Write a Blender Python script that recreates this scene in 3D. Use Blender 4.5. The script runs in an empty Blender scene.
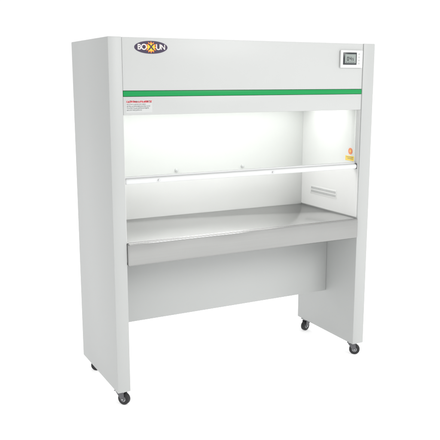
import bpy, bmesh, math, random
from mathutils import Vector, Matrix
random.seed(4)
sc=bpy.context.scene
col=sc.collection
ZC=0.075; W=1.474; DP=0.562; TOP=1.737; XI0=0.065; XI1=1.400

# ---------------- materials
def new_mat(name):
    m=bpy.data.materials.new(name); m.use_nodes=True
    return m,m.node_tree.nodes,m.node_tree.links,m.node_tree.nodes['Principled BSDF']
def paint(name,c,rough=.38,var=.025,bump=.04,scale=900,spec=.5,metal=0,big=2.5):
    m,n,l,b=new_mat(name)
    tc=n.new('ShaderNodeTexCoord')
    nz=n.new('ShaderNodeTexNoise'); nz.inputs['Scale'].default_value=big; nz.inputs['Detail'].default_value=5
    l.new(tc.outputs['Object'],nz.inputs['Vector'])
    mr=n.new('ShaderNodeMapRange'); mr.inputs['To Min'].default_value=1-var; mr.inputs['To Max'].default_value=1+var
    l.new(nz.outputs['Fac'],mr.inputs['Value'])
    mx=n.new('ShaderNodeVectorMath'); mx.operation='SCALE'; mx.inputs[0].default_value=c
    l.new(mr.outputs[0],mx.inputs['Scale']); l.new(mx.outputs[0],b.inputs['Base Color'])
    mr2=n.new('ShaderNodeMapRange'); mr2.inputs['To Min'].default_value=rough*.85; mr2.inputs['To Max'].default_value=rough*1.15
    l.new(nz.outputs['Fac'],mr2.inputs['Value']); l.new(mr2.outputs[0],b.inputs['Roughness'])
    b.inputs['Specular IOR Level'].default_value=spec; b.inputs['Metallic'].default_value=metal
    if bump:
        n2=n.new('ShaderNodeTexNoise'); n2.inputs['Scale'].default_value=scale; n2.inputs['Detail'].default_value=2
        l.new(tc.outputs['Object'],n2.inputs['Vector'])
        bp=n.new('ShaderNodeBump'); bp.inputs['Strength'].default_value=bump; bp.inputs['Distance'].default_value=.001
        l.new(n2.outputs['Fac'],bp.inputs['Height']); l.new(bp.outputs[0],b.inputs['Normal'])
    return m
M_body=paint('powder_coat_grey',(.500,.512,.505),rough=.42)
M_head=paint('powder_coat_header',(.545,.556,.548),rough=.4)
M_in=paint('chamber_white',(.73,.735,.725),rough=.35)
M_back=paint('chamber_back_white',(.665,.675,.662),rough=.3)
M_green=paint('green_band',(.004,.30,.075),rough=.4,bump=.02,spec=.3)
M_dark=paint('black_rubber',(.018,.018,.02),rough=.55,scale=300,bump=.1)
M_seam=paint('seam_shadow_gap',(.10,.105,.105),rough=.6)
M_zinc=paint('zinc_fork',(.42,.43,.44),rough=.32,metal=1,bump=.05)
M_softmetal=paint('satin_nickel',(.66,.67,.67),rough=.4,metal=.6,bump=.03)
M_hub=paint('hub_grey',(.12,.12,.13),rough=.45)
M_white=paint('white_plastic',(.72,.73,.72),rough=.3,bump=.02)
M_alu=paint('white_aluminium',(.74,.75,.75),rough=.3,bump=.02)
M_lcdframe=paint('dark_bezel',(.03,.035,.04),rough=.25,bump=0)
M_lcd=paint('lcd_grey',(.30,.34,.32),rough=.2,bump=0)
M_ink=paint('dark_ink',(.05,.05,.06),rough=.5,bump=0)
M_red=paint('red_ink',(.66,.05,.07),rough=.5,bump=0)
M_greyink=paint('grey_ink',(.35,.37,.37),rough=.5,bump=0)
M_sticker=paint('sticker',(.575,.588,.58),rough=.35,bump=0)
M_letter=paint('badge_letter_ink',(.72,.68,.66),rough=.35,bump=0)
M_yellow=paint('yellow_ink',(.90,.62,.02),rough=.4,bump=0)
M_orange=paint('orange_ink',(.85,.20,.02),rough=.4,bump=0)
M_purple=paint('dark_purple_ink',(.035,.02,.06),rough=.35,bump=0)
M_vent=paint('vent_grey',(.36,.37,.37),rough=.4,bump=0)

def steel(name,base,r0,stretch,streak=.18,bump=.03,wave=.5):
    m,n,l,b=new_mat(name)
    tc=n.new('ShaderNodeTexCoord'); mp=n.new('ShaderNodeMapping'); mp.inputs['Scale'].default_value=stretch
    nz=n.new('ShaderNodeTexNoise'); nz.inputs['Scale'].default_value=1; nz.inputs['Detail'].default_value=4
    l.new(tc.outputs['Object'],mp.inputs['Vector']); l.new(mp.outputs[0],nz.inputs['Vector'])
    mr=n.new('ShaderNodeMapRange'); mr.inputs['To Min'].default_value=1-streak; mr.inputs['To Max'].default_value=1+streak
    l.new(nz.outputs['Fac'],mr.inputs['Value'])
    mx=n.new('ShaderNodeVectorMath'); mx.operation='SCALE'; mx.inputs[0].default_value=base
    l.new(mr.outputs[0],mx.inputs['Scale']); l.new(mx.outputs[0],b.inputs['Base Color'])
    n2=n.new('ShaderNodeTexNoise'); n2.inputs['Scale'].default_value=5; n2.inputs['Detail'].default_value=3
    l.new(tc.outputs['Object'],n2.inputs['Vector'])
    mr2=n.new('ShaderNodeMapRange'); mr2.inputs['To Min'].default_value=r0*.75; mr2.inputs['To Max'].default_value=r0*1.3
    l.new(n2.outputs['Fac'],mr2.inputs['Value']); l.new(mr2.outputs[0],b.inputs['Roughness'])
    # gentle unevenness of rolled sheet
    n3=n.new('ShaderNodeTexNoise'); n3.inputs['Scale'].default_value=3.2; n3.inputs['Detail'].default_value=1
    l.new(tc.outputs['Object'],n3.inputs['Vector'])
    b0=n.new('ShaderNodeBump'); b0.inputs['Strength'].default_value=wave; b0.inputs['Distance'].default_value=.02
    l.new(n3.outputs['Fac'],b0.inputs['Height'])
    bp=n.new('ShaderNodeBump'); bp.inputs['Strength'].default_value=bump; bp.inputs['Distance'].default_value=.0006
    l.new(nz.outputs['Fac'],bp.inputs['Height']); l.new(b0.outputs[0],bp.inputs['Normal']); l.new(bp.outputs[0],b.inputs['Normal'])
    b.inputs['Metallic'].default_value=1
    return m
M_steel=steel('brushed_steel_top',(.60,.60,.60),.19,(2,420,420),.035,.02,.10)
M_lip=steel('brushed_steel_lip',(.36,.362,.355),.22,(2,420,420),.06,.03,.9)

mg,n,l,b=new_mat('clear_glass'); n.remove(b)
tr=n.new('ShaderNodeBsdfTransparent'); tr.inputs[0].default_value=(.95,.96,.952,1)
gl=n.new('ShaderNodeBsdfGlossy'); gl.inputs['Roughness'].default_value=.02
fr=n.new('ShaderNodeFresnel'); fr.inputs['IOR'].default_value=1.45
ms=n.new('ShaderNodeMixShader'); l.new(fr.outputs[0],ms.inputs[0]); l.new(tr.outputs[0],ms.inputs[1]); l.new(gl.outputs[0],ms.inputs[2])
l.new(ms.outputs[0],n['Material Output'].inputs['Surface'])
M_glass=mg
ml,n,l,b=new_mat('lamp_emission'); b.inputs['Emission Color'].default_value=(1,.993,.985,1); b.inputs['Emission Strength'].default_value=4.2
b.inputs['Base Color'].default_value=(.9,.9,.9,1)
M_lamp=ml
mf,n,l,b=new_mat('white_floor_glow'); b.inputs['Base Color'].default_value=(.9,.9,.9,1); b.inputs['Roughness'].default_value=.9
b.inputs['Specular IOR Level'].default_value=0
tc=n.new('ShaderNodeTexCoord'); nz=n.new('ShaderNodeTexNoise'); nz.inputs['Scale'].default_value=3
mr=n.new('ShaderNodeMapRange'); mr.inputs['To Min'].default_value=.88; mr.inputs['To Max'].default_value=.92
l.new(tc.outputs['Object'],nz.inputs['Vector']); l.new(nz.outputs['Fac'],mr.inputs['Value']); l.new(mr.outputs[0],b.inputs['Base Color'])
b.inputs['Emission Color'].default_value=(1,1,1,1); b.inputs['Emission Strength'].default_value=.42  # added glow keeps the floor white and washes out contact shadows
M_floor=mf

# ---------------- helpers
def finish(bm,name,mat,parent,loc=(0,0,0),smooth=True):
    me=bpy.data.meshes.new(name); bm.normal_update(); bm.to_mesh(me); bm.free()
    me.materials.append(mat)
    ob=bpy.data.objects.new(name,me); col.objects.link(ob); ob.location=loc
    if smooth:
        for p in me.polygons: p.use_smooth=True
        try:
            me.set_sharp_from_angle(angle=math.radians(35))
        except Exception: pass
    if parent: ob.parent=parent
    return ob
def add_box(bm,x0,x1,y0,y1,z0,z1,bev=0,seg=2,mi=0):
    t=bmesh.new(); bmesh.ops.create_cube(t,size=1)
    for v in t.verts:
        v.co=Vector((x0+(v.co.x+.5)*(x1-x0),y0+(v.co.y+.5)*(y1-y0),z0+(v.co.z+.5)*(z1-z0)))
    if bev: bmesh.ops.bevel(t,geom=t.edges[:],offset=bev,segments=seg,profile=.5,affect='EDGES')
    me=bpy.data.meshes.new('t'); t.to_mesh(me); t.free(); bm.from_mesh(me); bpy.data.meshes.remove(me)
def add_cyl(bm,c,r1,h,axis='Z',seg=32,r2=None,bev=0,mi=0):
    t=bmesh.new(); bmesh.ops.create_cone(t,cap_ends=True,segments=seg,radius1=r1,radius2=r1 if r2 is None else r2,depth=h)
    if bev:
        e=[e for e in t.edges if len([f for f in e.link_faces if len(f.verts)>4])]
        bmesh.ops.bevel(t,geom=e,offset=bev,segments=3,profile=.5,affect='EDGES')
    R={'Z':Matrix(),'X':Matrix.Rotation(math.pi/2,4,'Y'),'Y':Matrix.Rotation(math.pi/2,4,'X')}[axis]
    bmesh.ops.transform(t,matrix=Matrix.Translation(c)@R,verts=t.verts)
    me=bpy.data.meshes.new('t'); t.to_mesh(me); t.free(); bm.from_mesh(me); bpy.data.meshes.remove(me)
def box(name,mat,parent,x0,x1,y0,y1,z0,z1,bev=.0015):
    bm=bmesh.new(); add_box(bm,x0,x1,y0,y1,z0,z1,bev); return finish(bm,name,mat,parent)
def text_obj(name,s,size,mat,parent,M,ext=.0004,fat=.018):
    cu=bpy.data.curves.new(name,'FONT'); cu.body=s; cu.size=size; cu.extrude=ext; cu.align_x='CENTER'; cu.align_y='CENTER'; cu.offset=size*fat
    o=bpy.data.objects.new(name+'_t',cu); col.objects.link(o)
    dg=bpy.context.evaluated_depsgraph_get(); me=bpy.data.meshes.new_from_object(o.evaluated_get(dg))
    bpy.data.objects.remove(o); me.transform(M); me.materials.clear(); me.materials.append(mat); me.name=name
    ob=bpy.data.objects.new(name,me); col.objects.link(ob); ob.parent=parent; return ob
RX=Matrix.Rotation(math.pi/2,4,'X')

# ---------------- bench
bench=bpy.data.objects.new('clean_bench',None); col.objects.link(bench); bench.empty_display_size=.2
bench['label']="light grey clean bench on castors with green band and steel worktop"
bench['category']="laboratory bench"

# side panels
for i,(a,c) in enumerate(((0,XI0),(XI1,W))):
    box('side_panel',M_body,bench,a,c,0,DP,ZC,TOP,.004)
# header
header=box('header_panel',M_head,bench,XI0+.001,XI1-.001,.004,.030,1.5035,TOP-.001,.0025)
box('green_stripe',M_green,header,XI0+.002,XI1-.002,.0032,.028,1.4785,1.5020,.0012)
box('light_hood',M_head,bench,XI0+.001,XI1-.001,.004,.030,1.395,1.4770,.0022)
box('seam_backing',M_seam,header,XI0+.001,XI1-.001,.031,.035,1.41,1.72,0)
bm=bmesh.new()
add_box(bm,XI0+.001,XI1-.001,.036,DP-.001,TOP-.022,TOP-.002,.001)
add_box(bm,XI0+.001,XI1-.001,.036,DP-.02,1.445,1.46,.001)
finish(bm,'top_cover',M_head,bench)
box('back_panel',M_back,bench,XI0+.001,XI1-.001,DP-.018,DP-.001,.70,TOP-.024,.001)
# chamber liners
for a,c in ((XI0+.0005,XI0+.003),(XI1-.003,XI1-.0005)):
    bm=bmesh.new()
    add_box(bm,a,c,.008,DP-.0185,.812,1.3945); add_box(bm,a,c,.036,DP-.0185,1.3948,1.444)
    finish(bm,'chamber_side_liner',M_in,bench)
# fluorescent fitting
lampf=box('lamp_housing',M_white,bench,.10,1.365,.10,.44,1.425,1.4445,.002)
box('lamp_tube',M_lamp,lampf,.11,1.355,.11,.43,1.418,1.4242,0)

# work surface
ws=box('work_surface',M_steel,bench,XI0+.001,XI1-.001,.012,DP-.0195,.795,.807,.0015)
bm=bmesh.new()
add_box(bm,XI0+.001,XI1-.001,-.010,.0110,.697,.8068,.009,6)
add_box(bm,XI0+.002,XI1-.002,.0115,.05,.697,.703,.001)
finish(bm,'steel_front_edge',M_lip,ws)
# lower skirt
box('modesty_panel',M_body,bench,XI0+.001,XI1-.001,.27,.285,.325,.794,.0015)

# sash
sash=bpy.data.objects.new('sliding_sash',None); col.objects.link(sash); sash.parent=bench
box('glass_pane',M_glass,sash,XI0+.006,XI1-.006,.036,.041,1.112,1.40,0)
bm=bmesh.new()
add_box(bm,XI0+.004,XI1-.004,.012,.048,1.078,1.104,.011,6)
add_box(bm,XI0+.006,XI1-.006,.030,.046,1.1045,1.112,.001)
finish(bm,'sash_bar',M_alu,sash)
for x in (.235,.86):
    bm=bmesh.new()
    add_cyl(bm,(x,.010,1.0915),.005,.008,'Y',24,bev=.001); add_cyl(bm,(x,.005,1.0915),.006,.004,'Y',24,bev=.001)
    finish(bm,'sash_knob',M_softmetal,sash)
for x in (.0695,1.3955):
    box('sash_end_cap',M_hub,sash,x-.0015,x+.0015,.0165,.05,1.077,1.106,.0007)

# display
disp=box('control_panel',M_white,bench,1.248,1.390,-.008,.0038,1.612,1.702,.004)
scr=box('display_frame',M_lcdframe,disp,1.262,1.348,-.0105,-.0082,1.628,1.690,.001)
box('display_screen',M_lcd,scr,1.272,1.341,-.0115,-.0106,1.636,1.681,0)
bm=bmesh.new()
def seg7(bm,x,z,s,d):
    segs={'a':(0,1,1,1),'b':(1,.5,1,1),'c':(1,0,1,.5),'d':(0,0,1,0),'e':(0,0,0,.5),'f':(0,.5,0,1),'g':(0,.5,1,.5)}
    on={0:'abcdef',2:'abged',4:'fgbc',5:'afgcd',8:'abcdefg'}[d]; t=s*.09
    for k in on:
        a=segs[k]; add_box(bm,x+a[0]*s*.55-t,x+a[2]*s*.55+t,-.0120,-.0116,z+a[1]*s-t,z+a[3]*s+t)
seg7(bm,1.286,1.650,.016,0); seg7(bm,1.303,1.650,.016,4); seg7(bm,1.320,1.650,.011,5)
for k in range(5): add_box(bm,1.277+k*.012,1.284+k*.012,-.0120,-.0116,1.639,1.642)
finish(bm,'screen_digits',M_ink,scr,smooth=False)
for k in range(4):
    bm=bmesh.new(); add_cyl(bm,(1.366,-.009,1.634+k*.016),.0045,.0025,'Y',20,bev=.0005)
    finish(bm,'control_button',M_sticker,disp)

# logo
def ellipse(bm,cx,cz,a,b_,y0,y1,seg=64):
    t=bmesh.new(); bmesh.ops.create_cone(t,cap_ends=True,segments=seg,radius1=1,radius2=1,depth=1)
    bmesh.ops.transform(t,matrix=Matrix.Translation((cx,(y0+y1)/2,cz))@Matrix.Diagonal((a,abs(y1-y0),b_,1))@RX,verts=t.verts)
    me=bpy.data.meshes.new('t'); t.to_mesh(me); t.free(); bm.from_mesh(me); bpy.data.meshes.remove(me)
LX,LZ=.204,1.694
bm=bmesh.new(); ellipse(bm,LX,LZ,.080,.028,.0030,.0039)
logo=finish(bm,'brand_badge',M_purple,bench,smooth=False)
def burst(name,r1,r2,mat,y,n_=12):
    bm=bmesh.new(); vs=[]
    for i in range(2*n_):
        a=math.pi*2*i/(2*n_); rr=r1 if i%2==0 else r2
        vs.append(bm.verts.new((LX+math.cos(a)*rr,y,LZ+math.sin(a)*rr*.95)))
    bm.faces.new(vs); finish(bm,name,mat,logo,smooth=False)
burst('badge_burst',.028,.019,M_orange,.0026)
burst('badge_burst_core',.022,.014,M_yellow,.0023)
for s_,dx,sz in (('B',-.057,.033),('O',-.0345,.036),('U',.0345,.035),('N',.057,.031)):
    text_obj('badge_letters',s_,sz,M_letter,logo,Matrix.Translation((LX+dx,.0018,LZ))@RX,fat=.022)
text_obj('badge_letters','X',.036,M_purple,logo,Matrix.Translation((LX,.0014,LZ))@RX,fat=.03)

# instruction label (lower hood)
lab=box('instruction_label',M_sticker,bench,.078,.205,.0036,.0039,1.405,1.462,0)
def glyphs(bm,x,xe,z,h,y0,y1,th,gap=.25):
    while x<xe:
        w=h*random.uniform(.8,1.0)
        for k in range(random.choice((2,3,3))):
            zz=z+h*random.choice((.02,.3,.55,.85)); a=random.uniform(0,.25)*w; b_=random.uniform(.7,1)*w
            add_box(bm,x+a,x+b_,y0,y1,zz,zz+th)
        for k in range(random.choice((1,2))):
            xx=x+w*random.choice((.1,.45,.8)); add_box(bm,xx,xx+th,y0-.0002,y1-.0001,z+h*random.uniform(0,.3),z+h)
        x+=w+h*gap
bm=bmesh.new(); glyphs(bm,.081,.196,1.450,.0080,.0024,.003,.0020,.06)
finish(bm,'label_heading',M_red,lab,smooth=False)
bm=bmesh.new()
for r_,e_ in enumerate((.17,.195,.185,.15)): glyphs(bm,.082,e_,1.440-r_*.0085,.0045,.0024,.003,.0006)
finish(bm,'label_text_lines',M_greyink,lab,smooth=False)

# vent strip on right inner wall
xw=XI1-.003
vent=box('air_vent_plate',M_in,bench,xw-.0012,xw-.0004,.19,.45,.885,.936,.0003)
bm=bmesh.new()
for r_ in range(2):
    for k in range(20):
        y=.200+k*.0122; add_box(bm,xw-.0018,xw-.0013,y,y+.0065,.894+r_*.020,.907+r_*.020)
finish(bm,'vent_slots',M_vent,vent,smooth=False)
# warning stickers
bm=bmesh.new(); add_box(bm,xw-.0012,xw-.0003,.044,.120,1.116,1.142)
wl=finish(bm,'warning_label',M_yellow,bench,smooth=False)
bm=bmesh.new()
for k in range(2): add_box(bm,xw-.0018,xw-.0013,.052,.110-.01*k,1.134-k*.008,1.1360-k*.008)
finish(bm,'label_text_lines',M_ink,wl,smooth=False)
bm=bmesh.new(); add_cyl(bm,(xw-.0008,.078,1.168),.018,.001,'X',32)
rl=finish(bm,'round_sticker',M_orange,bench,smooth=False)
bm=bmesh.new(); add_cyl(bm,(xw-.0016,.078,1.168),.006,.0005,'X',32)
finish(bm,'sticker_symbol',M_yellow,rl,smooth=False)

# small fittings on back wall
for x in (.56,.98):
    bm=bmesh.new(); yb=DP-.019
    add_cyl(bm,(x,yb-.004,1.06),.009,.008,'Y',24,bev=.001); add_cyl(bm,(x,yb-.010,1.06),.005,.006,'Y',24,bev=.001)
    finish(bm,'wall_tap',M_softmetal,bench)

# castors
def castor(x,y,ang):
    e=bpy.data.objects.new('castor',None); col.objects.link(e); e.location=(x,y,0); e.rotation_euler=(0,0,ang); e.parent=bench
    e.empty_display_size=.03
    bm=bmesh.new()
    add_cyl(bm,(.014,0,.030),.030,.024,'Y',44,bev=.005)
    finish(bm,'castor_wheel',M_dark,e)
    bm=bmesh.new()
    add_cyl(bm,(.014,0,.030),.014,.0265,'Y',32,bev=.001); add_cyl(bm,(.014,0,.030),.0045,.040,'Y',20,bev=.001)
    finish(bm,'castor_hub',M_zinc,e)
    bm=bmesh.new()
    for s in (-1,1):
        t=bmesh.new(); pts=[(-.022,.0645),(.020,.0645),(.025,.030),(.019,.020),(.009,.020),(.003,.030)]
        v0=[t.verts.new((px,s*.0145,pz)) for px,pz in pts]; v1=[t.verts.new((px,s*.0172,pz)) for px,pz in pts]
        t.faces.new(v0); t.faces.new(v1[::-1])
        for i in range(6): t.faces.new((v0[i],v1[i],v1[(i+1)%6],v0[(i+1)%6]))
        bmesh.ops.recalc_face_normals(t,faces=t.faces[:])
        me=bpy.data.meshes.new('t'); t.to_mesh(me); t.free(); bm.from_mesh(me); bpy.data.meshes.remove(me)
    add_box(bm,-.023,.021,-.0174,.0174,.0625,.0660,.001)
    add_cyl(bm,(0,0,.0682),.018,.0035,'Z',32,bev=.0008)
    finish(bm,'castor_fork',M_hub,e)
    bm=bmesh.new(); add_box(bm,-.028,.028,-.026,.026,.0705,.0748,.0015)
    finish(bm,'castor_plate',M_zinc,e)
castor(.034,.045,math.radians(-52)); castor(1.432,.045,math.radians(-40)); castor(.040,DP-.06,math.radians(-20)); castor(1.430,DP-.06,math.radians(-165))

# ---------------- floor (its material carries an added glow)
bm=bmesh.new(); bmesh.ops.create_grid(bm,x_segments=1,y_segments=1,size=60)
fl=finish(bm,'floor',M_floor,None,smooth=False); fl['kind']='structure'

# ---------------- world: studio white with soft falloff to one side
w=bpy.data.worlds.new('World'); sc.world=w; w.use_nodes=True; n=w.node_tree.nodes; l=w.node_tree.links
bg=n['Background']; tc=n.new('ShaderNodeTexCoord'); dt=n.new('ShaderNodeVectorMath'); dt.operation='DOT_PRODUCT'
dt.inputs[1].default_value=Vector((.86,.45,.25)).normalized()
l.new(tc.outputs['Generated'],dt.inputs[0])
mr=n.new('ShaderNodeMapRange'); mr.inputs['From Min'].default_value=-.9; mr.inputs['From Max'].default_value=.25
mr.inputs['To Min'].default_value=.54; mr.inputs['To Max'].default_value=1.06; mr.interpolation_type='SMOOTHSTEP'
l.new(dt.outputs['Value'],mr.inputs['Value']); l.new(mr.outputs[0],bg.inputs['Strength']); bg.inputs['Color'].default_value=(1,1,1,1)
def area(name,loc,tgt,size,power):
    ld=bpy.data.lights.new(name,'AREA'); ld.size=size; ld.energy=power; ld.color=(1,.995,.98)
    o=bpy.data.objects.new(name,ld); col.objects.link(o); o.location=loc
    o.rotation_euler=(Vector(tgt)-Vector(loc)).to_track_quat('-Z','Y').to_euler()
area('key_softbox',(2.2,-4.2,3.4),(.75,0,1.0),1.8,78)

# ---------------- camera
f=710; yaw=math.radians(27.5); p=math.radians(11.15)
r=Vector((math.cos(yaw),-math.sin(yaw),0)); F=Vector((math.sin(yaw),math.cos(yaw),0)); Z=Vector((0,0,1))
fwd=F*math.cos(p)-Z*math.sin(p); dn=-(F*math.sin(p)+Z*math.cos(p))
cam=Vector((-1.0326,-3.0415,1.55))
cd=bpy.data.cameras.new('Camera'); co=bpy.data.objects.new('Camera',cd); col.objects.link(co)
Mx=Matrix((r,-dn,-fwd)).transposed().to_4x4(); Mx.translation=cam; co.matrix_world=Mx
cd.lens=f/440*36; cd.sensor_width=36; cd.clip_end=300; cd.clip_start=.05
sc.camera=co
sc.view_settings.view_transform='Standard'; sc.view_settings.look='None'; sc.view_settings.exposure=0
